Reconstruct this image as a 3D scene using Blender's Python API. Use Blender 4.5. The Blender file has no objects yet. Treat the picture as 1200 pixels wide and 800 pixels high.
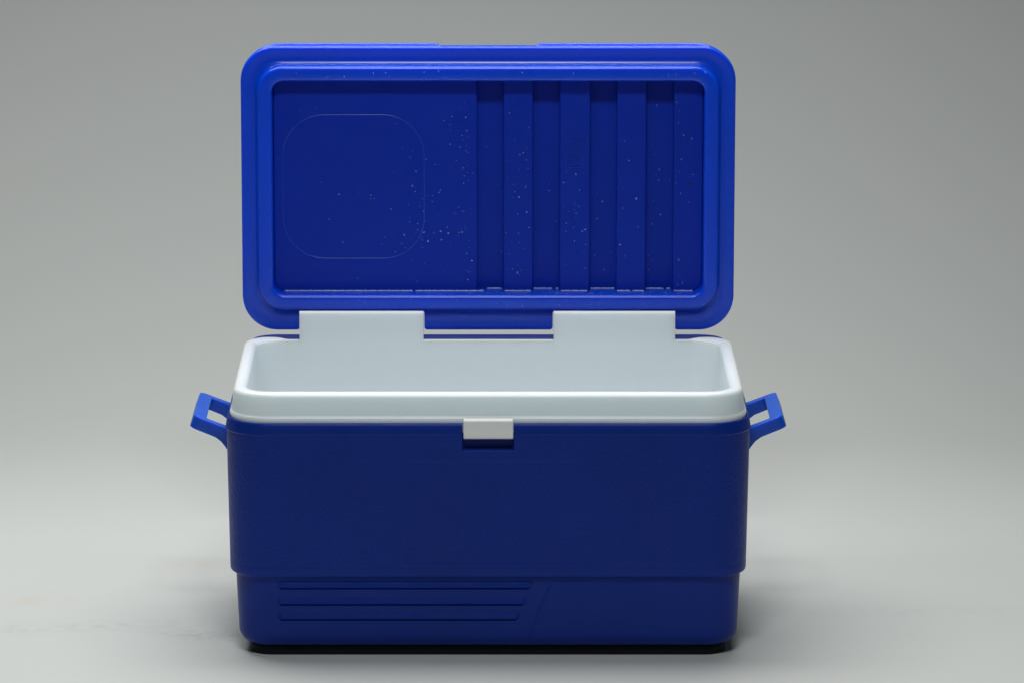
import bpy, bmesh, math, random
from mathutils import Vector, Matrix
from math import sin, cos, pi, radians, sqrt, exp

random.seed(7)
C = bpy.context.scene.collection
scene = bpy.context.scene

# ------------------------------------------------------------------ camera
cam_data = bpy.data.cameras.new('camera')
cam = bpy.data.objects.new('camera', cam_data)
C.objects.link(cam)
cam.location = (0.0, -5.67055, 1.49191)
cam.rotation_euler = (radians(90 - 11.5), 0, 0)
cam_data.sensor_width = 36.0
cam_data.lens = 174.0
cam_data.shift_x = 0.0233
cam_data.clip_start = 0.1
cam_data.clip_end = 100
scene.camera = cam

# ------------------------------------------------------------------ world
world = bpy.data.worlds.new('World')
scene.world = world
world.use_nodes = True
bgn = world.node_tree.nodes['Background']
bgn.inputs['Color'].default_value = (0.80, 0.88, 1.0, 1)
bgn.inputs['Strength'].default_value = 0.02

# ------------------------------------------------------------------ lamps
def area(name, loc, target, sx, sy, power, col, spread=180):
    d = bpy.data.lights.new(name, 'AREA')
    d.shape = 'RECTANGLE'; d.size = sx; d.size_y = sy
    d.energy = power; d.color = col; d.spread = radians(spread)
    o = bpy.data.objects.new(name, d)
    C.objects.link(o)
    o.location = loc
    o.rotation_euler = (Vector(target) - Vector(loc)).to_track_quat('-Z', 'Y').to_euler()
    return o

area('overhead_softbox', (-0.25, 0.40, 1.90), (-0.25, -0.10, 0.0), 1.9, 1.15, 29.8, (1.0, 1.0, 0.985), 145)
area('front_softbox', (0.0, -1.95, 2.35), (0.0, 0.18, 0.40), 0.70, 0.28, 28, (0.97, 0.99, 1.0))

scene.view_settings.view_transform = 'Standard'
scene.view_settings.look = 'None'
scene.view_settings.exposure = 0
scene.view_settings.gamma = 1

# ------------------------------------------------------------------ materials
def new_mat(name):
    m = bpy.data.materials.new(name)
    m.use_nodes = True
    nt = m.node_tree
    return m, nt, nt.nodes['Principled BSDF']

def nd(nt, typ, **kw):
    n = nt.nodes.new(typ)
    for k, v in kw.items():
        setattr(n, k, v)
    return n

def ramp(nt, a, b, ca=(0, 0, 0, 1), cb=(1, 1, 1, 1)):
    r = nd(nt, 'ShaderNodeValToRGB')
    r.color_ramp.elements[0].position = a; r.color_ramp.elements[0].color = ca
    r.color_ramp.elements[1].position = b; r.color_ramp.elements[1].color = cb
    return r

def plastic(name, base, rough, var=0.06, grain=0.0, grain_scale=900, wave=0.0, spec=0.5, rvar=0.05, sss=0.0, sss_rad=(0.8, 1.0, 1.0), sss_scale=0.006, zmask=False):
    m, nt, p = new_mat(name)
    L = nt.links
    tc = nd(nt, 'ShaderNodeTexCoord')
    n1 = nd(nt, 'ShaderNodeTexNoise'); n1.inputs['Scale'].default_value = 6; n1.inputs['Detail'].default_value = 5
    L.new(tc.outputs['Object'], n1.inputs['Vector'])
    r = ramp(nt, 0.3, 0.7, tuple(c * (1 - var) for c in base) + (1,), tuple(min(1, c * (1 + var)) for c in base) + (1,))
    L.new(n1.outputs['Fac'], r.inputs['Fac'])
    L.new(r.outputs['Color'], p.inputs['Base Color'])
    n2 = nd(nt, 'ShaderNodeTexNoise'); n2.inputs['Scale'].default_value = 38; n2.inputs['Detail'].default_value = 6
    L.new(tc.outputs['Object'], n2.inputs['Vector'])
    mr = nd(nt, 'ShaderNodeMapRange')
    mr.inputs['From Min'].default_value = 0.3; mr.inputs['From Max'].default_value = 0.7
    mr.inputs['To Min'].default_value = rough - rvar; mr.inputs['To Max'].default_value = rough + rvar
    L.new(n2.outputs['Fac'], mr.inputs['Value'])
    L.new(mr.outputs['Result'], p.inputs['Roughness'])
    p.inputs['Specular IOR Level'].default_value = spec
    p.inputs['IOR'].default_value = 1.49
    if sss:
        p.inputs['Subsurface Weight'].default_value = sss
        p.inputs['Subsurface Radius'].default_value = sss_rad
        p.inputs['Subsurface Scale'].default_value = sss_scale
    hgt = None
    if grain:
        v = nd(nt, 'ShaderNodeTexVoronoi'); v.inputs['Scale'].default_value = grain_scale
        v.feature = 'SMOOTH_F1'
        L.new(tc.outputs['Object'], v.inputs['Vector'])
        g2 = nd(nt, 'ShaderNodeTexNoise'); g2.inputs['Scale'].default_value = grain_scale * 0.7
        L.new(tc.outputs['Object'], g2.inputs['Vector'])
        ad = nd(nt, 'ShaderNodeMath', operation='ADD')
        L.new(v.outputs['Distance'], ad.inputs[0]); L.new(g2.outputs['Fac'], ad.inputs[1])
        b = nd(nt, 'ShaderNodeBump'); b.inputs['Strength'].default_value = grain; b.inputs['Distance'].default_value = 0.0008
        if zmask:
            sp = nd(nt, 'ShaderNodeSeparateXYZ'); L.new(tc.outputs['Object'], sp.inputs[0])
            m1 = nd(nt, 'ShaderNodeMapRange', interpolation_type='SMOOTHSTEP'); L.new(sp.outputs['Z'], m1.inputs['Value'])
            m1.inputs['From Min'].default_value = 0.103; m1.inputs['From Max'].default_value = 0.107
            m2 = nd(nt, 'ShaderNodeMapRange', interpolation_type='SMOOTHSTEP'); L.new(sp.outputs['Z'], m2.inputs['Value'])
            m2.inputs['From Min'].default_value = 0.262; m2.inputs['From Max'].default_value = 0.260
            mm_ = nd(nt, 'ShaderNodeMath', operation='MULTIPLY'); L.new(m1.outputs['Result'], mm_.inputs[0]); L.new(m2.outputs['Result'], mm_.inputs[1])
            ms = nd(nt, 'ShaderNodeMapRange'); L.new(mm_.outputs[0], ms.inputs['Value'])
            ms.inputs['To Min'].default_value = grain * 0.08; ms.inputs['To Max'].default_value = grain
            L.new(ms.outputs['Result'], b.inputs['Strength'])
        L.new(ad.outputs[0], b.inputs['Height'])
        hgt = b
    if wave:
        w = nd(nt, 'ShaderNodeTexNoise'); w.inputs['Scale'].default_value = 22; w.inputs['Detail'].default_value = 2
        L.new(tc.outputs['Object'], w.inputs['Vector'])
        b2 = nd(nt, 'ShaderNodeBump'); b2.inputs['Strength'].default_value = wave; b2.inputs['Distance'].default_value = 0.002
        L.new(w.outputs['Fac'], b2.inputs['Height'])
        if hgt: L.new(hgt.outputs['Normal'], b2.inputs['Normal'])
        hgt = b2
    if hgt:
        L.new(hgt.outputs['Normal'], p.inputs['Normal'])
    return m

BLUE = (0.0010, 0.068, 0.68)
BS = dict(sss=1.0, sss_rad=(0.12, 0.45, 1.0), sss_scale=0.012)
BS2 = dict(sss=0.45, sss_rad=(0.12, 0.35, 1.0), sss_scale=0.010)
M_body = plastic('grained_blue_plastic', (0.0022, 0.024, 0.235), 0.42, spec=0.2, grain=0.62, grain_scale=420, wave=0.06, zmask=True, **BS2)
M_lower = M_body
M_lid = plastic('glossy_blue_plastic', BLUE, 0.25, wave=0.015, rvar=0.02, **BS)
M_panel = plastic('satin_blue_plastic', (0.0012, 0.027, 0.40), 0.40, spec=0.22, grain=0.10, grain_scale=700, wave=0.06, **BS2)
M_emboss = plastic('embossed_blue_plastic', (0.0040, 0.048, 0.47), 0.30, wave=0.03)
M_handle = plastic('moulded_blue_plastic', (0.004, 0.085, 0.52), 0.40, wave=0.08, **BS)
M_white = plastic('white_liner_plastic', (0.76, 0.82, 0.84), 0.28, var=0.004, rvar=0.006, wave=0.006, sss=0.6, sss_scale=0.02)
M_latch = plastic('off_white_plastic', (0.74, 0.75, 0.74), 0.38, var=0.02, wave=0.05)

def water_mat():
    m, nt, p = new_mat('clear_water')
    p.inputs['Base Color'].default_value = (0.55, 0.70, 1, 1)
    p.inputs['Roughness'].default_value = 0.10
    p.inputs['IOR'].default_value = 1.33
    p.inputs['Transmission Weight'].default_value = 0.72
    return m
M_water = water_mat()
M_film = plastic('milky_water_film', (0.30, 0.37, 0.74), 0.12, var=0.15)
M_dark, _nt, _p = new_mat('dark_speck')
_p.inputs['Base Color'].default_value = (0.004, 0.004, 0.006, 1); _p.inputs['Roughness'].default_value = 0.7

def backdrop_mat():
    m, nt, p = new_mat('painted_studio_sweep')
    L = nt.links
    tc = nd(nt, 'ShaderNodeTexCoord')
    n1 = nd(nt, 'ShaderNodeTexNoise'); n1.inputs['Scale'].default_value = 1.3; n1.inputs['Detail'].default_value = 4
    L.new(tc.outputs['Object'], n1.inputs['Vector'])
    r = ramp(nt, 0.3, 0.7, (0.535, 0.560, 0.543, 1), (0.56, 0.576, 0.555, 1))
    L.new(n1.outputs['Fac'], r.inputs['Fac'])
    prev = r.outputs['Color']
    # faint tan smears and hairline scuffs near the front left, each at its own spot on the paint
    def blob(cx, cy, lx, ly, rot, col, amt, ns=25.0):
        nonlocal prev
        mp = nd(nt, 'ShaderNodeMapping'); mp.vector_type = 'TEXTURE'
        mp.inputs['Location'].default_value = (cx, cy, 0)
        mp.inputs['Rotation'].default_value = (0, 0, rot)
        mp.inputs['Scale'].default_value = (lx, ly, 1)
        L.new(tc.outputs['Object'], mp.inputs['Vector'])
        g = nd(nt, 'ShaderNodeTexGradient', gradient_type='SPHERICAL')
        L.new(mp.outputs['Vector'], g.inputs['Vector'])
        n = nd(nt, 'ShaderNodeTexNoise'); n.inputs['Scale'].default_value = ns; n.inputs['Detail'].default_value = 5
        L.new(tc.outputs['Object'], n.inputs['Vector'])
        rr_ = ramp(nt, 0.42, 0.62)
        L.new(n.outputs['Fac'], rr_.inputs['Fac'])
        mu = nd(nt, 'ShaderNodeMath', operation='MULTIPLY'); L.new(g.outputs['Fac'], mu.inputs[0]); L.new(rr_.outputs['Color'], mu.inputs[1])
        mu2 = nd(nt, 'ShaderNodeMath', operation='MULTIPLY'); L.new(mu.outputs[0], mu2.inputs[0]); mu2.inputs[1].default_value = amt
        mx = nd(nt, 'ShaderNodeMix', data_type='RGBA'); L.new(mu2.outputs[0], mx.inputs['Factor'])
        L.new(prev, mx.inputs['A']); mx.inputs['B'].default_value = col
        prev = mx.outputs['Result']
    tan = (0.55, 0.46, 0.36, 1)
    blob(-0.56, 0.10, 0.10, 0.05, 0.1, tan, 0.32)
    blob(-0.37, 0.28, 0.07, 0.05, 0.0, tan, 0.3)
    blob(-0.47, -0.02, 0.25, 0.035, 0.15, (0.3, 0.3, 0.3, 1), 0.25, 60)
    blob(-0.33, -0.06, 0.10, 0.03, -0.2, (0.3, 0.3, 0.3, 1), 0.35, 90)
    blob(0.50, 0.05, 0.30, 0.03, 0.03, (0.4, 0.4, 0.4, 1), 0.2, 50)
    L.new(prev, p.inputs['Base Color'])
    p.inputs['Roughness'].default_value = 0.62
    p.inputs['Specular IOR Level'].default_value = 0.3
    n3 = nd(nt, 'ShaderNodeTexNoise'); n3.inputs['Scale'].default_value = 120; n3.inputs['Detail'].default_value = 3
    L.new(tc.outputs['Object'], n3.inputs['Vector'])
    b = nd(nt, 'ShaderNodeBump'); b.inputs['Strength'].default_value = 0.08; b.inputs['Distance'].default_value = 0.001
    L.new(n3.outputs['Fac'], b.inputs['Height']); L.new(b.outputs['Normal'], p.inputs['Normal'])
    return m
M_back = backdrop_mat()

# ------------------------------------------------------------------ helpers
def mesh_obj(name, verts, faces, mat, parent=None, smooth=True, sharp=None, fixn=True, wn=True):
    me = bpy.data.meshes.new(name)
    me.from_pydata([tuple(v) for v in verts], [], faces)
    me.update()
    if fixn:
        bm = bmesh.new(); bm.from_mesh(me)
        bmesh.ops.recalc_face_normals(bm, faces=bm.faces)
        bm.to_mesh(me); bm.free()
    if smooth:
        me.polygons.foreach_set('use_smooth', [True] * len(me.polygons))
        if sharp:
            me.set_sharp_from_angle(angle=radians(sharp))
    me.materials.append(mat)
    o = bpy.data.objects.new(name, me)
    C.objects.link(o)
    if parent:
        o.parent = parent
    if smooth and wn:
        w = o.modifiers.new('weighted normals', 'WEIGHTED_NORMAL'); w.keep_sharp = True
    return o

def fr(n):
    return [i / n for i in range(n)]

SIDE = fr(20)
def outline(a, b, r, bottom, nc=20, top=None, side=None):
    """Closed rounded rectangle, half sizes a, b, corner radius r. 'bottom' / 'top' are fractions -1..1 along the long sides.
    Runs: bottom side left->right, right side up, top side right->left, left side down."""
    top = top or [-1 + 2 * i / 40 for i in range(41)]
    side = side or [-1 + 2 * i / 16 for i in range(17)]
    pts = []
    def corner(cx, cy, a0):
        for i in range(1, nc):
            t = a0 + (pi / 2) * i / nc
            pts.append((cx + r * cos(t), cy + r * sin(t)))
    for f in bottom: pts.append((f * (a - r), -b))
    corner(a - r, -b + r, -pi / 2)
    for f in side: pts.append((a, f * (b - r)))
    corner(a - r, b - r, 0)
    for f in reversed(top): pts.append((f * (a - r), b))
    corner(-a + r, b - r, pi / 2)
    for f in reversed(side): pts.append((-a, f * (b - r)))
    corner(-a + r, -b + r, pi)
    return pts

def loft(rings, cap_first=False, cap_last=False):
    n = len(rings[0]); verts = []; faces = []
    for r in rings: verts += r
    for k in range(len(rings) - 1):
        A = k * n; B = A + n
        for i in range(n):
            j = (i + 1) % n
            faces.append((A + i, A + j, B + j, B + i))
    if cap_first: faces.append(tuple(range(n - 1, -1, -1)))
    if cap_last: faces.append(tuple(range((len(rings) - 1) * n, len(rings) * n)))
    return verts, faces

def sstep(e0, e1, x):
    t = max(0.0, min(1.0, (x - e0) / (e1 - e0)))
    return t * t * (3 - 2 * t)

mm = 0.001
# ------------------------------------------------------------------ backdrop
def build_backdrop():
    prof = []
    y = -8.0
    for yy in [-8, -6, -4, -3, -2, -1.5, -1, -0.5, 0, 0.5, 0.8]:
        prof.append((yy, 0.0))
    y0, R = 0.95, 0.95
    for i in range(0, 41):
        t = (pi / 2) * i / 40
        prof.append((y0 + R * sin(t), R - R * cos(t)))
    for z in (1.3, 1.8, 2.4, 3.2, 4.2):
        prof.append((y0 + R, z))
    xs = [-4.5 + 9 * i / 24 for i in range(25)]
    verts = [(x, p[0], p[1]) for p in prof for x in xs]
    nx = len(xs)
    faces = [(k * nx + i, k * nx + i + 1, (k + 1) * nx + i + 1, (k + 1) * nx + i) for k in range(len(prof) - 1) for i in range(nx - 1)]
    o = mesh_obj('backdrop', verts, faces, M_back, wn=False, fixn=False)
    o['kind'] = 'structure'
    return o
build_backdrop()

# ------------------------------------------------------------------ the cool box
root = bpy.data.objects.new('cool_box', None)
C.objects.link(root)
root['label'] = 'blue plastic cool box with open lid and white liner, standing on the grey floor'
root['category'] = 'cooler'
root.empty_display_size = 0.1
FOOT = 3.4                            # the foot reaches this far below the body's own zero (mm)
root.location.z = FOOT * 0.001

A0, B0, R0 = 301.0, 175.0, 51.0      # body outline at the lip (mm)

RAISED = True
def rib_mask(x, z):
    """signed pattern of the three horizontal louvre bars on the lower front"""
    h = 0.0
    for (x0, x1, zb, zt) in ((-239.5, 47.5, 80.5, 88.8), (-239.5, 41.0, 61.2, 69.0), (-239.5, 33.5, 43.2, 50.6)):
        if not (x0 - 4 < x < x1 + 4 and zb - 4 < z < zt + 4): continue
        xe = x1 + (z - zb) * 0.18
        ends = sstep(x0 - 0.8, x0 + 1.4, x) * (1 - sstep(xe - 1.4, xe + 0.8, x))
        prof = sstep(zb - 0.3, zb + 0.7, z) * (1 - max(0.0, min(1.0, (z - zb - 1.5) / (zt - zb - 1.5))))
        h = max(h, ends * prof)
        inx = sstep(x0 - 2.2, x0 - 0.6, x) * (1 - sstep(xe + 0.6, xe + 2.2, x))
        inz = sstep(zb - 2.0, zb - 1.0, z) * (1 - sstep(zt - 1, zt + 1, z))
        g = max(exp(-((z - zb + 0.7) / 0.75) ** 2) * inx, exp(-((x - x0 + 0.9) / 0.9) ** 2) * inz, exp(-((x - xe - 0.9) / 0.9) ** 2) * inz)
        if ends * prof < 0.3: h = h - 0.75 * g
    return h

def seam_x(z):
    # slanting moulded seam right of the bars: (81 at z=96) -> (66 at 64) -> (49 at 19)
    return 48 + (z - 19) * 0.32 + 7.0 * exp(-((92 - z) / 9.0))

def front_disp(x, z):
    d = 0.0
    if z < 92:
        m = rib_mask(x, z)
        d -= 2.3 * m                          # proud of the wall
        if z > 12:
            s = x - seam_x(z)
            k = sstep(12, 20, z) * (1 - sstep(78, 91, z))
            d += k * (1.7 * exp(-(s / 0.9) ** 2) + 0.9 * (1 - sstep(-1.2, 1.2, s)) * (1 - sstep(-260, -240, -x)) * 0 - 0.8 * sstep(-0.6, 1.4, s) * (1 - sstep(160, 235, x)))
    if 104 < z < 240:
        # shallow blank label field
        e = 1.2
        fx = sstep(-92 - e, -92 + e, x) * (1 - sstep(97 - e, 97 + e, x))
        fz = sstep(111 - e, 111 + e, z) * (1 - sstep(231 - e, 231 + e, z))
        d += 0.45 * fx * fz
    if z > 241:
        soft = sstep(259.0, 262.5, z)
        fx = 1 - sstep(28.6, 29.6, abs(x))
        fz = sstep(243.4, 244.6, z)
        d = max(d, 11.0 * fx * fz, 1.6 * soft * (1 - sstep(28.6, 38.0, abs(x))))
    return d

def body_profile():
    P = []   # (z, o)
    P += [(9.3, -50), (9.3, -27.5)]
    cz, cr = 25.5, 17.5                    # bottom rounding
    for i in range(0, 15):
        t = (pi / 2) * (0.10 + 0.90 * i / 14)
        P.append((cz - cr * cos(t), -13.2 - cr + cr * sin(t)))
    z = 26.2
    while z < 91.0:
        P.append((z, -13.2 + 2.9 * (z - 24) / 67)); z += 0.7
    P += [(91.4, -10.1), (92.2, -9.4), (92.9, -8.2), (93.4, -6.6), (94.0, -5.2), (94.9, -4.3), (96.2, -3.8), (98.0, -3.6), (103.0, -3.5), (105.0, -3.4), (105.8, -3.6), (106.6, -3.5)]
    z = 109.0
    while z < 240:
        fine = abs(z - 111) < 2.2 or abs(z - 231) < 2.2
        P.append((z, -3.5 + 2.6 * ((z - 105) / 150.0))); z += 0.7 if fine else 4.0
    z = 240.6
    while z < 259.5:
        P.append((z, -3.5 + 2.6 * ((z - 105) / 150.0))); z += 0.6
    P += [(259.8, -0.9), (260.5, -0.85), (261.1, -0.3), (261.6, 0.15), (262.2, 0.35), (262.8, 0.2), (263.4, -0.1), (264.4, -0.2), (267, -0.5), (270, -1.0), (272.2, -1.5), (273.6, -2.0), (274.7, -2.7), (275.3, -3.4), (275.4, -3.9), (275.0, -4.4), (273.8, -4.7), (271.5, -4.9), (262, -5.0), (262, -14)]
    return P

# dense samples along the front so that the bars, seam and latch pocket are real relief
front_fr = sorted(set([round(-1 + 2 * i / 430, 6) for i in range(431)]))
_ex = []
for e in (28.6, -28.6):
    for k in (-0.6, -0.3, 0, 0.3, 0.6, 0.9, 1.2, 1.6, 2.0): _ex.append(round((e + math.copysign(k, e) * (1 if k >= 0 else -1)) / (A0 - R0), 6))
front_fr = sorted(set(front_fr + _ex))

def build_body():
    rings = []
    nf = len(front_fr)
    for (z, o) in body_profile():
        a, b, r = A0 + o, B0 + o, max(8.0, R0 + o)
        # keep the straight run equal so samples line up
        pts = outline(a, b, r, front_fr, nc=22)
        ring = []
        for i, (x, y) in enumerate(pts):
            if i < nf:
                d = front_disp(x, z)
                if z > 241 and d > 0.5:
                    y = max(y, min(-B0 + d, -B0 + 11.0)) if y < -B0 + d else y
                else:
                    y += d
            ring.append((x * mm, y * mm, z * mm))
        rings.append(ring)
    v, f = loft(rings, cap_first=True)
    return mesh_obj('body', v, f, M_body, root, wn=False)
body = build_body()
M_base_shade = plastic('shade_toned_base_plastic', (0.005, 0.006, 0.011), 0.6, spec=0.2)  # near-black colour carries the shade under the body
def build_base():
    rings = []
    for z, o in ((9.2, -48), (9.2, -26.0), (4, -26.4), (-1.8, -27.0), (-3.0, -27.6), (-3.4, -28.8), (-3.4, -50)):
        rings.append([(x * mm, y * mm, z * mm) for x, y in outline(A0 + o, B0 + o, max(8, R0 + o), [-1 + i / 20 for i in range(41)])])
    v, f = loft(rings, cap_first=True, cap_last=True)
    return mesh_obj('base', v, f, M_base_shade, root, wn=False)
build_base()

# ------------------------------------------------------------------ liner
long_fr = [-1 + 2 * i / 60 for i in range(61)]
HX = ((-226.4, -77.6), (78.6, 224.4))         # the rear wall rises into two hinge tabs here
_hx = [-250 + 500 * i / 50 for i in range(51)]
_hx = [x for x in _hx if not any(abs(x - e) < 3 for h in HX for e in h)]
for h0, h1 in HX:
    _hx += [h0 - 2, h0 - 0.05, h0, h0 + 0.35, h0 + 1.0, h0 + 2.2, h1 - 2.2, h1 - 1.0, h1 - 0.35, h1, h1 + 0.05, h1 + 2]
back_fr = sorted(x / 250.0 for x in _hx)
TAB = [(166.0, 303), (172, 305), (184, 308), (189.5, 313), (190, 322), (190, 331), (177, 334.6), (166, 337.8), (160, 339.4), (157.2, 339.8), (155.6, 339.4), (154.6, 338.4), (154.0, 336.8), (153.7, 334),
       (153.3, 328), (152.7, 321), (152.0, 313), (151.3, 306), (150.7, 301), (150.4, 298)]
def tab_point(t):
    d = [0.0]
    for i in range(1, len(TAB)): d.append(d[-1] + math.dist(TAB[i], TAB[i - 1]))
    s_ = t * d[-1]
    for i in range(1, len(TAB)):
        if s_ <= d[i] + 1e-9:
            u = (s_ - d[i - 1]) / (d[i] - d[i - 1])
            return (TAB[i - 1][0] + (TAB[i][0] - TAB[i - 1][0]) * u, TAB[i - 1][1] + (TAB[i][1] - TAB[i - 1][1]) * u)
    return TAB[-1]
def liner_ring(o, z, extra, t):
    a, b, r = A0 + o, B0 + o, max(10, R0 + o) + extra
    ring = []
    for x, y in outline(a, b, r, long_fr, nc=22, top=back_fr):
        zz = z
        if y > b - 1e-6:
            k = (a - r)
            q = abs(x / k)
            x = math.copysign(q * 250.0 if q <= 0.93 else 232.5 + (q - 0.93) / 0.07 * (k - 232.5), x)
            if t is not None:
                for h0, h1 in HX:
                    if h0 - 1e-6 <= x <= h1 + 1e-6: y, zz = tab_point(t)
        ring.append((x * mm, y * mm, zz * mm))
    return ring
def off_ring(o, z, rmin=10, extra=0.0):
    a, b, r = A0 + o, B0 + o, max(rmin, R0 + o) + extra
    return [(x * mm, y * mm, z * mm) for x, y in outline(a, b, r, long_fr, nc=22)]

def build_liner():
    P = [(264, -9.5), (264, -5.6), (276.0, -5.6), (277.2, -5.2), (278.4, -4.9), (279.9, -4.9), (281.0, -5.3), (281.7, -6.1), (282.1, -6.9), (283.0, -7.3), (286, -7.4),
         (292, -7.9), (299, -8.5), (303, -9.0)]
    cr = 5.6
    for i in range(1, 13):
        t = (pi / 2) * i / 12
        P.append((303 + cr * sin(t), -9.0 - cr * (1 - cos(t))))
    P += [(308.75, -14.7 - 3.4 * i / 70) for i in range(71)]
    cr = 5.5
    for i in range(1, 13):
        t = (pi / 2) * i / 12
        P.append((308.75 - cr * (1 - cos(t)), -18.5 - cr * sin(t)))
    P += [(298, -24.6), (280, -25.8), (200, -30.5), (120, -35), (70, -37)]
    for i in range(1, 13):
        t = (pi / 2) * i / 12
        P.append((70 - 28 * sin(t), -37 - 28 * (1 - cos(t))))
    nin = next(i for i, q in enumerate(P) if q[1] <= -18.5)
    i0 = next(i for i, q in enumerate(P) if q == (303, -9.0)); i1 = next(i for i, q in enumerate(P) if q == (298, -24.6))
    rings = []
    for i, (z, o) in enumerate(P):
        t = (i - i0) / (i1 - i0) if i0 <= i <= i1 else None
        rings.append(liner_ring(o, z, 0 if i < nin else 11 * min(1, (i - nin + 1) / 9), t))
    v, f = loft(rings, cap_last=True)
    o = mesh_obj('liner', v, f, M_white, root, sharp=55, wn=False)
    return o
liner = build_liner()

def strip(profile, x0, x1, nx, thick_dir=None):
    """closed profile (y,z) in mm extruded along x"""
    n = len(profile); verts = []; faces = []
    xs = [x0 + (x1 - x0) * i / nx for i in range(nx + 1)]
    for x in xs:
        for (y, z) in profile: verts.append((x * mm, y * mm, z * mm))
    for k in range(nx):
        for i in range(n):
            j = (i + 1) % n
            faces.append((k * n + i, k * n + j, (k + 1) * n + j, (k + 1) * n + i))
    faces.append(tuple(range(n))); faces.append(tuple(range(nx * n, (nx + 1) * n)))
    return verts, faces

# ------------------------------------------------------------------ blue strip added for the lid's reflection in the rear rim around the hinges
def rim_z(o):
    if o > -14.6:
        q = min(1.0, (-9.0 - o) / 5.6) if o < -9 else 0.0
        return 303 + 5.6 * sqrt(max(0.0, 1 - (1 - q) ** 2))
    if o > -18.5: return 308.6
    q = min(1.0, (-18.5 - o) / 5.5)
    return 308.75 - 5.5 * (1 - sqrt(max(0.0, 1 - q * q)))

def build_reflection_strip(x0, x1):
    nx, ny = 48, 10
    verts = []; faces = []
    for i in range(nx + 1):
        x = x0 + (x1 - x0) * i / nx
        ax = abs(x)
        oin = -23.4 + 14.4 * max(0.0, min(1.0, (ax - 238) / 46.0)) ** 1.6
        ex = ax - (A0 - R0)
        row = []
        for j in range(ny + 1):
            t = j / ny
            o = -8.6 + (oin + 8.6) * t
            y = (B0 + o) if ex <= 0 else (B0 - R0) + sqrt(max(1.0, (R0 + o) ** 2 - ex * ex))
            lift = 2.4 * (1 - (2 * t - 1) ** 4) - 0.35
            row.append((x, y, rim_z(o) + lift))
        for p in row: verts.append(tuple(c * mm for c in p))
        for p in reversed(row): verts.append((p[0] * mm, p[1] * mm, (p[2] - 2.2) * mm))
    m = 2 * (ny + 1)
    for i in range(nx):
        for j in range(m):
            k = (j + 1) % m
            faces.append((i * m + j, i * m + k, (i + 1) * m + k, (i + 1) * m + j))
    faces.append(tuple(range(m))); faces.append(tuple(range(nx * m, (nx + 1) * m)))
    return mesh_obj('rear_reflection_strip', verts, faces, M_body, root, sharp=60, wn=False)
build_reflection_strip(-284, -226.4); build_reflection_strip(-77.6, 78.6); build_reflection_strip(224.4, 284)

# ------------------------------------------------------------------ latch catch
def build_latch():
    prof = [(-167.5, 280.9), (-171.0, 280.9), (-174.5, 280.6), (-176.4, 279.6), (-177.1, 278.2), (-177.2, 276), (-177.0, 272.6), (-176.7, 270.6), (-176.4, 269.4), (-176.7, 268.3), (-177.4, 266.6),
            (-178.0, 263.5), (-178.0, 260.6), (-177.3, 258.7), (-175.6, 257.8), (-173.2, 258.0), (-171.8, 260), (-171.4, 266), (-169.6, 275), (-166.5, 277)]
    v, f = strip(prof, -28.0, 28.6, 28)
    v = list(v)
    n = len(prof)
    o = mesh_obj('latch_catch', v, f, M_latch, root, sharp=60)
    bv = o.modifiers.new('soft edges', 'BEVEL'); bv.width = 0.0012; bv.segments = 3; bv.limit_method = 'ANGLE'; bv.angle_limit = radians(60)
    return o
build_latch()
# ------------------------------------------------------------------ lid
LY, LZ = 190.0, 482.3           # flange plane and centre height (mm)
LA, LB, LS = 296.0, 172.3, 254.0
NOTCH = ((-227.2, -76.9), (77.9, 225.2))
xb = [-LS + 2 * LS * i / 127 for i in range(128)]
for e0, e1 in NOTCH:
    for e, s in ((e0, -1), (e1, 1)):
        for k in (0.0, 0.06, 0.25, 0.6, 1.0, 1.5, 2.1, 2.8, 3.6, 4.4, 5.2): xb.append(e + s * k)
        for k in (0.06, 0.6): xb.append(e - s * k)
# shoulders of the slightly taller back shell along the top
xt = [-LS + 2 * LS * i / 60 for i in range(61)] + [s * v for s in (-1, 1) for v in (56, 57.5, 59, 60.5, 62, 247, 250)]
bot_fr = sorted(set(round(x / LS, 7) for x in xb))
top_fr = sorted(set(round(x / LS, 7) for x in xt))

def notch_z(x, z, zn):
    if z > zn: return z
    d = 1e9
    for e0, e1 in NOTCH:
        if e0 <= x <= e1: return zn
        d = min(d, abs(x - e0), abs(x - e1))
    R = 4.5
    if d < R:
        lim = -LB + (R - sqrt(max(0.0, R * R - (R - d) ** 2)))
        return max(z, lim)
    return z

def lid_ring(a, b, r, w, zc=0.0, notch=True, bump=0.0):
    pts = outline(a, b, r, bot_fr, nc=22, top=top_fr)
    ring = []; nb = len(bot_fr)
    for i, (x, z) in enumerate(pts):
        z += zc
        if notch and i < nb + 0: z = notch_z(x, z, -150.4)
        if bump and z > LB - 30:
            ax = abs(x)
            k = sstep(57.0, 61.0, ax) * (1 - sstep(245, 285, ax))
            z += bump * k
        ring.append((x * mm, (LY + w) * mm, (LZ + z) * mm))
    return ring

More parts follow.
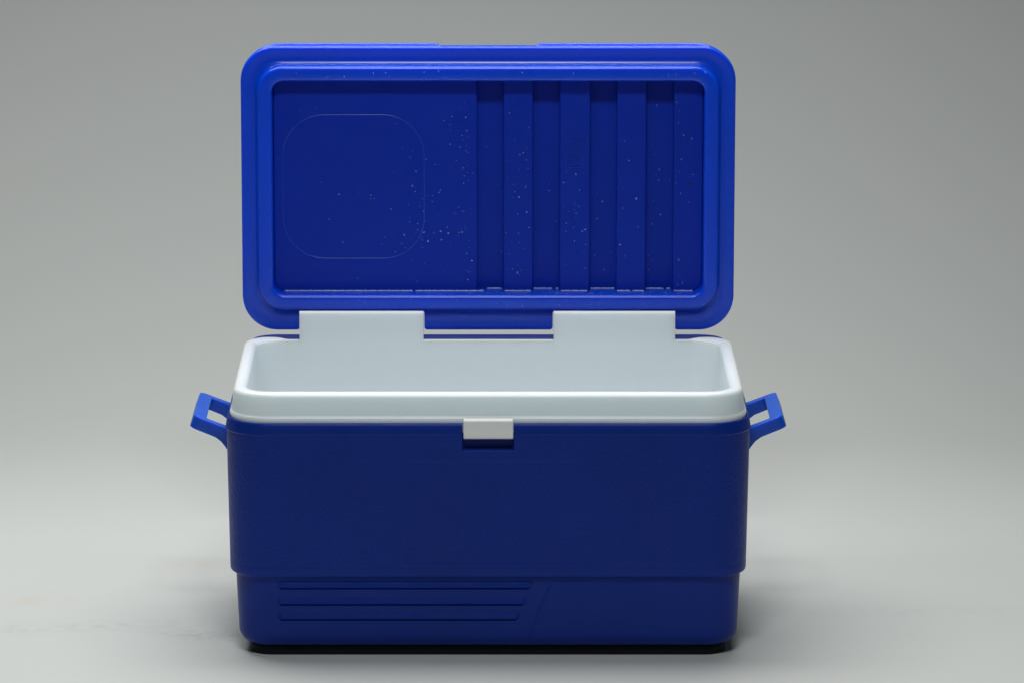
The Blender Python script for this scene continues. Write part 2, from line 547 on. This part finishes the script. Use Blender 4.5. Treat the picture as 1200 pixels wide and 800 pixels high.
def build_lid():
    rings = []
    ZR = 2.6                 # the raised seal ring sits a touch above the flange's centre
    # recess floor edge -> inner wall -> crest of ring -> flange
    ia, ib = 258.3, 129.7
    def ring_in(da, w): rings.append(lid_ring(ia + da, ib + da, 14 + da, w, ZR, False))
    ring_in(-4.0, 31.0)
    ring_in(0.0, 31.0); ring_in(0.0, 14.0); ring_in(0.1, -4.0)
    for i in range(0, 9):
        t = (pi / 2) * i / 8
        ring_in(0.2 + 4.2 * (1 - cos(t)), -8.2 - 4.2 * sin(t))
    ring_in(8.0, -12.6); ring_in(14.2, -12.4)
    for i in range(1, 9):
        t = (pi / 2) * i / 8
        ring_in(14.2 + 3.6 * sin(t), -12.4 + 3.6 * (1 - cos(t)))
    ring_in(18.4, -5.0); ring_in(18.9, -2.0); ring_in(19.5, -0.8); ring_in(20.5, -0.1)
    # flange (straight run LS for every ring from here out)
    def fl(d, w, bump=0.0): rings.append(lid_ring(LA + d, LB + d, LA + d - LS, w, 0, True, bump))
    fl(-17.0, 0.9); fl(-14, 1.0); fl(-9, 0.7); fl(-5.0, 0.2); fl(-2.2, 0.1)
    for i in range(1, 7):
        t = (pi / 2) * i / 6
        fl(-2.2 + 2.2 * sin(t), 0.1 + 2.2 * (1 - cos(t)))
    fl(0.0, 4.0); fl(0.0, 5.6); fl(0.1, 6.2, 0.5)
    fl(0.3, 6.9, 2.0); fl(0.5, 8.0, 2.5); fl(0.5, 10.5, 2.5)
    for i in range(1, 10):
        t = (pi / 2) * i / 9
        fl(0.5 - 8 * (1 - cos(t)), 10.5 + 8 * sin(t), 2.5 * (1 - i / 9))
    fl(-12, 24); fl(-14, 40)
    for i in range(1, 7):
        t = (pi / 2) * i / 6
        fl(-14 - 12 * (1 - cos(t)), 40 + 10 * sin(t))
    v, f = loft(rings, cap_first=False, cap_last=True)
    o = mesh_obj('lid', v, f, M_lid, root, sharp=50, wn=False)
    return o
lid = build_lid()

# ---- panels inside the recess: floor, flat panel and ribs
def prism(poly, w_back, w_front, bev, name, mat, parent):
    """poly (x,z) in mm, closed; front face towards the camera with rounded edges"""
    n = len(poly)
    cx = sum(p[0] for p in poly) / n; cz = sum(p[1] for p in poly) / n
    def inset(d):
        out = []
        for i in range(n):
            p0, p1, p2 = poly[i - 1], poly[i], poly[(i + 1) % n]
            e1 = Vector((p1[0] - p0[0], p1[1] - p0[1])).normalized(); e2 = Vector((p2[0] - p1[0], p2[1] - p1[1])).normalized()
            n1 = Vector((-e1.y, e1.x)); n2 = Vector((-e2.y, e2.x))
            m = (n1 + n2); m = m / max(0.3, m.length_squared) * 2
            out.append((p1[0] + m.x * d, p1[1] + m.y * d))
        return out
    rings = []
    def add(d, w): rings.append([(x * mm, (LY + w) * mm, (LZ + z) * mm) for x, z in inset(d)])
    add(0, w_back); add(0, w_front + bev)
    for i in range(1, 5):
        t = (pi / 2) * i / 4
        add(bev * (1 - cos(t)), w_front + bev * (1 - sin(t)))
    v, f = loft(rings, cap_first=True, cap_last=True)
    return mesh_obj(name, v, f, mat, parent, sharp=60)

def rounded_poly(x0, x1, z0, z1, rl, rr):
    """CCW, corner radius rl on the left, rr on the right"""
    pts = []
    for cx, cz, r, a0 in ((x0, z0, rl, pi), (x1, z0, rr, 1.5 * pi), (x1, z1, rr, 0), (x0, z1, rl, pi / 2)):
        sx = 1 if cx == x0 else -1; sz = 1 if cz == z0 else -1
        if r < 0.5: pts.append((cx, cz)); continue
        k = 10
        for i in range(k + 1):
            t = a0 + (pi / 2) * i / k
            pts.append((cx + sx * r + r * cos(t), cz + sz * r + r * sin(t)))
    return pts

PZ0, PZ1 = -127.0, 132.2         # panel bottom and top relative to the lid centre
prism(rounded_poly(-258.1, 258.1, PZ0 - 0.05, PZ1 + 0.05, 13, 13), 33, 29.5, 0.3, 'inner_panel', M_panel, lid)
prism(rounded_poly(-258.0, -13.4, PZ0, PZ1, 13, 0), 30.5, 14.0, 1.4, 'flat_panel', M_panel, lid)
ribs = []
for (x0, x1, rr_) in ((18.6, 53.6, 0), (86.4, 122.4, 0), (154.7, 189.8, 0), (223.0, 258.0, 13)):
    ribs.append(prism(rounded_poly(x0, x1, PZ0, PZ1, 0, rr_), 30.5, 14.0, 1.4, 'rib', M_panel, lid))

# thin moulded outline on the flat panel
def build_mark_line():
    pts = outline(85.0, 87.5, 50, [-1, -0.5, 0, 0.5, 1], nc=16, top=[-1, 0, 1], side=[-1, 0, 1])
    cx, cz = -162.0, 0.6
    prof = [(-0.5, 0.0), (-0.25, -0.2), (0.25, -0.2), (0.5, 0.0)]
    rings = []
    n = len(pts)
    verts = []; faces = []
    for i in range(n):
        p0, p2 = pts[i - 1], pts[(i + 1) % n]
        t = Vector((p2[0] - p0[0], p2[1] - p0[1])).normalized(); nn = Vector((t.y, -t.x))
        for (d, h) in prof:
            verts.append(((cx + pts[i][0] + nn.x * d) * mm, (LY + 14.02 + h) * mm, (LZ + cz + pts[i][1] + nn.y * d) * mm))
    k = len(prof)
    for i in range(n):
        j = (i + 1) % n
        for q in range(k - 1):
            faces.append((i * k + q, i * k + q + 1, j * k + q + 1, j * k + q))
    return mesh_obj('moulded_outline', verts, faces, M_emboss, lid, wn=False)
build_mark_line()

# illegible sideways moulded lettering on the second rib
def build_lettering():
    verts = []; faces = []
    def bar(x0, z0, x1, z1):
        y0, y1 = LY + 14.05, LY + 13.45
        b = len(verts)
        i = 0.14
        for (x, y, z) in ((x0, y0, z0), (x1, y0, z0), (x1, y0, z1), (x0, y0, z1), (x0 + i, y1, z0 + i), (x1 - i, y1, z0 + i), (x1 - i, y1, z1 - i), (x0 + i, y1, z1 - i)):
            verts.append((x * mm, y * mm, z * mm))
        for f in ((0, 1, 5, 4), (1, 2, 6, 5), (2, 3, 7, 6), (3, 0, 4, 7), (4, 5, 6, 7)): faces.append(tuple(b + q for q in f))
    def P(px, py): return (px - 571.9) * 1.0375, (544.4 - (py - 160) * 1.0375)
    def line(px0, py0, px1, py1, t=0.34):
        (x0, z0), (x1, z1) = P(px0, py0), P(px1, py1)
        if abs(x1 - x0) > abs(z1 - z0): bar(min(x0, x1), z0 - LZ_ - t, max(x0, x1), z0 - LZ_ + t)
        else: bar(x0 - t, min(z0, z1) - LZ_, x0 + t, max(z0, z1) - LZ_)
    LZ_ = 0.0
    # long strokes read from the photograph (image px)
    line(663.3, 165.5, 663.3, 169.5); line(663.3, 171.5, 663.3, 191); line(663.3, 198.2, 663.3, 199.6)
    for py, a, b in ((160.3, 664.5, 682), (168.3, 672, 680.5), (170.6, 664.5, 681), (173.8, 664.2, 682.5), (176.6, 664.2, 680.5), (179.0, 664.2, 680.8), (181.6, 664.2, 680.5),
                     (184.7, 663.6, 681), (187.0, 664.2, 680), (189.6, 664.2, 680.6), (191.9, 664.2, 681), (196.9, 665, 682)):
        line(a, py, b, py)
    line(681.6, 160.3, 681.6, 166.5); line(681.6, 168, 681.6, 171); line(681.0, 176.4, 681.0, 179.2); line(681.2, 184.7, 681.2, 189.6, 0.5); line(681.5, 192, 681.5, 197)
    line(665.5, 192.3, 665.5, 196.9); line(669.5, 160.4, 669.5, 165.6); line(665.2, 179.2, 665.2, 181.4)
    return mesh_obj('lettering', verts, faces, M_emboss, ribs[1], smooth=False)
build_lettering()

# small dark fleck on the last rib
def blob_mesh(c, rx, ry, rz, seg=10, rings_=6):
    verts = []; faces = []
    for k in range(1, rings_):
        t = pi * k / rings_
        for i in range(seg):
            p = 2 * pi * i / seg
            verts.append((c[0] + rx * sin(t) * cos(p), c[1] + ry * sin(t) * sin(p), c[2] + rz * cos(t)))
    for k in range(rings_ - 2):
        for i in range(seg):
            j = (i + 1) % seg
            faces.append((k * seg + i, k * seg + j, (k + 1) * seg + j, (k + 1) * seg + i))
    verts.append((c[0], c[1], c[2] + rz)); verts.append((c[0], c[1], c[2] - rz))
    a = len(verts) - 2
    for i in range(seg):
        j = (i + 1) % seg
        faces.append((a, i, j)); faces.append((a + 1, (rings_ - 2) * seg + j, (rings_ - 2) * seg + i))
    return verts, faces
v, f = blob_mesh((243.5 * mm, (LY + 14.0) * mm, 486.5 * mm), 0.0019, 0.0006, 0.0011)
fleck = mesh_obj('fleck', v, f, M_dark, ribs[3], wn=False)
fleck['label'] = 'tiny black fleck on the rib farthest right'

# ------------------------------------------------------------------ handles
def build_handle(s):
    th = radians(21.5)
    ux, uz = cos(th), sin(th)            # outward direction in the handle's plane
    nx, nz = -sin(th), cos(th)           # its normal (up)
    base = (298.0, 236.5)
    L, hw = 49.0, 67.0                   # reach and half width
    r_out, r_in, ga, gg = 9.0, 3.0, 11.5, 15.0
    def arc(cx, cy, r, a0, a1, n=6):
        return [(cx + r * cos(a0 + (a1 - a0) * i / n), cy + r * sin(a0 + (a1 - a0) * i / n)) for i in range(n + 1)]
    outer = [(0, -hw - 4), (8, -hw - 1.2)] + arc(L - r_out, -hw + r_out, r_out, -pi / 2, 0) + arc(L - r_out, hw - r_out, r_out, 0, pi / 2) + [(8, hw + 1.2), (0, hw + 4)]
    gi = L - gg
    inner = [(0, hw - ga - 1)] + arc(gi - r_in, hw - ga - r_in, r_in, pi / 2, 0, 6) + arc(gi - r_in, -hw + ga + r_in, r_in, 0, -pi / 2, 6) + [(0, -hw + ga + 1)]
    # strip of quads between outer and inner: same count
    no, ni = len(outer), len(inner)
    inner_r = list(reversed(inner))
    # pair up by resampling
    def resample(pl, n):
        d = [0]
        for i in range(1, len(pl)): d.append(d[-1] + math.dist(pl[i], pl[i - 1]))
        out = []
        for k in range(n):
            t = d[-1] * k / (n - 1)
            i = max(j for j in range(len(d)) if d[j] <= t + 1e-9)
            i = min(i, len(pl) - 2)
            u = (t - d[i]) / (d[i + 1] - d[i]) if d[i + 1] > d[i] else 0
            out.append((pl[i][0] + (pl[i + 1][0] - pl[i][0]) * u, pl[i][1] + (pl[i + 1][1] - pl[i][1]) * u))
        return out
    half = 7.3
    verts = []; faces = []
    poly = outer + inner                  # closed U outline
    bm = bmesh.new()
    def pos(u, v, h):
        hh = h * (1.0 if u > 18 else 1.0 + 0.05 * (18 - u) / 18)
        return (s * (base[0] + u * ux + hh * nx) * mm, v * mm, (base[1] + u * uz + hh * nz) * mm)
    lo = [bm.verts.new(pos(u, v, -half)) for u, v in poly]
    hi = [bm.verts.new(pos(u, v, half)) for u, v in poly]
    n = len(poly)
    for i in range(n):
        j = (i + 1) % n
        bm.faces.new((lo[i], lo[j], hi[j], hi[i]))
    bm.faces.new(lo); bm.faces.new(hi)
    # gusset under each arm
    for sv in (-1, 1):
        v0, v1 = sv * (hw - ga + 0.5), sv * (hw + 1.0)
        tri = [(-9, -half + 0.4), (20, -half + 0.4), (15, -half - 0.5), (9, -half - 2.2), (3, -half - 5.4), (-9, -half - 13)]
        A = [bm.verts.new(pos(u, v0, h)) for u, h in tri]; B = [bm.verts.new(pos(u, v1, h)) for u, h in tri]
        for i in range(6):
            j = (i + 1) % 6
            bm.faces.new((A[i], A[j], B[j], B[i]))
        bm.faces.new(A); bm.faces.new(B)
    bmesh.ops.recalc_face_normals(bm, faces=bm.faces)
    me = bpy.data.meshes.new('handle'); bm.to_mesh(me); bm.free()
    me.materials.append(M_handle)
    o = bpy.data.objects.new('handle', me); C.objects.link(o); o.parent = root
    bv = o.modifiers.new('soft edges', 'BEVEL'); bv.width = 0.0016; bv.segments = 3; bv.limit_method = 'ANGLE'; bv.angle_limit = radians(40)
    bv.harden_normals = False
    me.polygons.foreach_set('use_smooth', [True] * len(me.polygons))
    w = o.modifiers.new('weighted normals', 'WEIGHTED_NORMAL'); w.keep_sharp = True
    return o
build_handle(-1)
build_handle(1)

# ------------------------------------------------------------------ water droplets on the lid
def build_drops():
    verts = []; faces = []
    def drop(x, z, y, r):
        b = len(verts); seg = 7
        sq = random.uniform(0.85, 1.25); h = r * random.uniform(0.5, 0.75)
        lv = [(1.0, 0.0), (0.85, 0.5), (0.5, 0.87)]
        for (k, q) in lv:
            for i in range(seg):
                p = 2 * pi * i / seg
                verts.append(((x + r * k * cos(p)) * mm, (y - h * q) * mm, (z + r * sq * k * sin(p)) * mm))
        verts.append((x * mm, (y - h) * mm, z * mm))
        for k in range(2):
            for i in range(seg):
                j = (i + 1) % seg
                faces.append((b + k * seg + i, b + k * seg + j, b + (k + 1) * seg + j, b + (k + 1) * seg + i))
        for i in range(seg): faces.append((b + 2 * seg + i, b + 2 * seg + (i + 1) % seg, b + 3 * seg))
        faces.append(tuple(b + i for i in range(seg - 1, -1, -1)))
    raised = [(-255, -17), (21, 51), (89, 120), (157, 187), (226, 254)]
    grooves = [(-11, 17), (56, 84), (125, 152), (192, 220)]
    def surf(x):
        for a, b in raised:
            if a <= x <= b: return LY + 13.95
        for a, b in grooves:
            if a <= x <= b: return LY + 29.45
        return None
    clusters = [(-26, 460, 10, 70, 50), (38, 470, 12, 65, 44), (105, 440, 16, 75, 40), (-85, 425, 22, 30, 26), (-110, 470, 95, 75, 50), (60, 460, 120, 95, 90), (-140, 520, 80, 60, 16), (200, 470, 50, 90, 24), (160, 450, 5, 85, 22), (228, 470, 4, 70, 14)]
    for cx, cz, sx, sz, n in clusters:
        for _ in range(n):
            x = random.gauss(cx, sx); z = random.gauss(cz, sz)
            if not 360 < z < 600: continue
            y = surf(x)
            if y is None: continue
            drop(x, z, y, min(1.5, random.lognormvariate(-0.70, 0.36)))
    # beads along the lower ledge and ring
    for _ in range(150):
        x = random.uniform(-246, 250)
        y = LY + random.uniform(-7.5, 12)
        r = random.uniform(0.5, 1.1)
        b = len(verts); drop(x, 0, 0, r)
        for k in range(b, len(verts)):
            vx, vy, vz = verts[k]
            verts[k] = (vx, y * mm + vz, (LZ + 2.6 - 129.7) * mm - vy)
    for _ in range(46):
        drop(random.uniform(-262, 262), LZ + 2.6 + random.choice((-1, 1)) * random.uniform(134, 143), LY - 12.55, random.uniform(0.35, 0.8))
    o = mesh_obj('water_droplets', verts, faces, M_water, None, wn=False)
    o.location.z = FOOT * mm
    o['kind'] = 'stuff'
    o['label'] = 'tiny clear water droplets scattered over the inside of the open blue lid'
    o['category'] = 'water drops'
    return o
build_drops()

# ------------------------------------------------------------------ water lying along the ledge
def build_film():
    verts = []; faces = []
    # thin broken line of water lying in the corner between the ledge and the panels
    def bead_line(x0, x1, w):
        seg = 6; x = x0; prev = None
        while x <= x1:
            r = 0.95 + 0.3 * sin(x * 0.9) * sin(x * 0.23 + 1) + random.uniform(-0.12, 0.12)
            if random.random() < 0.035: prev = None; x += random.uniform(1, 3); continue
            b = len(verts)
            for i in range(seg):
                p = 2 * pi * i / seg
                verts.append((x * mm, (LY + w - 0.45 + r * cos(p)) * mm, (LZ + 2.6 - 129.7 + 0.35 + r * sin(p)) * mm))
            if prev is not None:
                for i in range(seg):
                    j = (i + 1) % seg
                    faces.append((prev + i, prev + j, b + j, b + i))
            prev = b; x += 1.5
    for a, b in ((-246, -4), (20, 52), (88, 121), (156, 188.5), (224.5, 247)): bead_line(a, b, 14.0)
    for a, b in ((-1.5, 17.5), (55, 85), (124, 153.5), (191, 222)): bead_line(a, b, 29.5)
    o = mesh_obj('water_film', verts, faces, M_film, None, wn=False)
    o.location.z = FOOT * mm
    o['kind'] = 'stuff'
    o['label'] = 'pale broken line of water along the bottom ledge inside the open lid'
    o['category'] = 'water'
build_film()
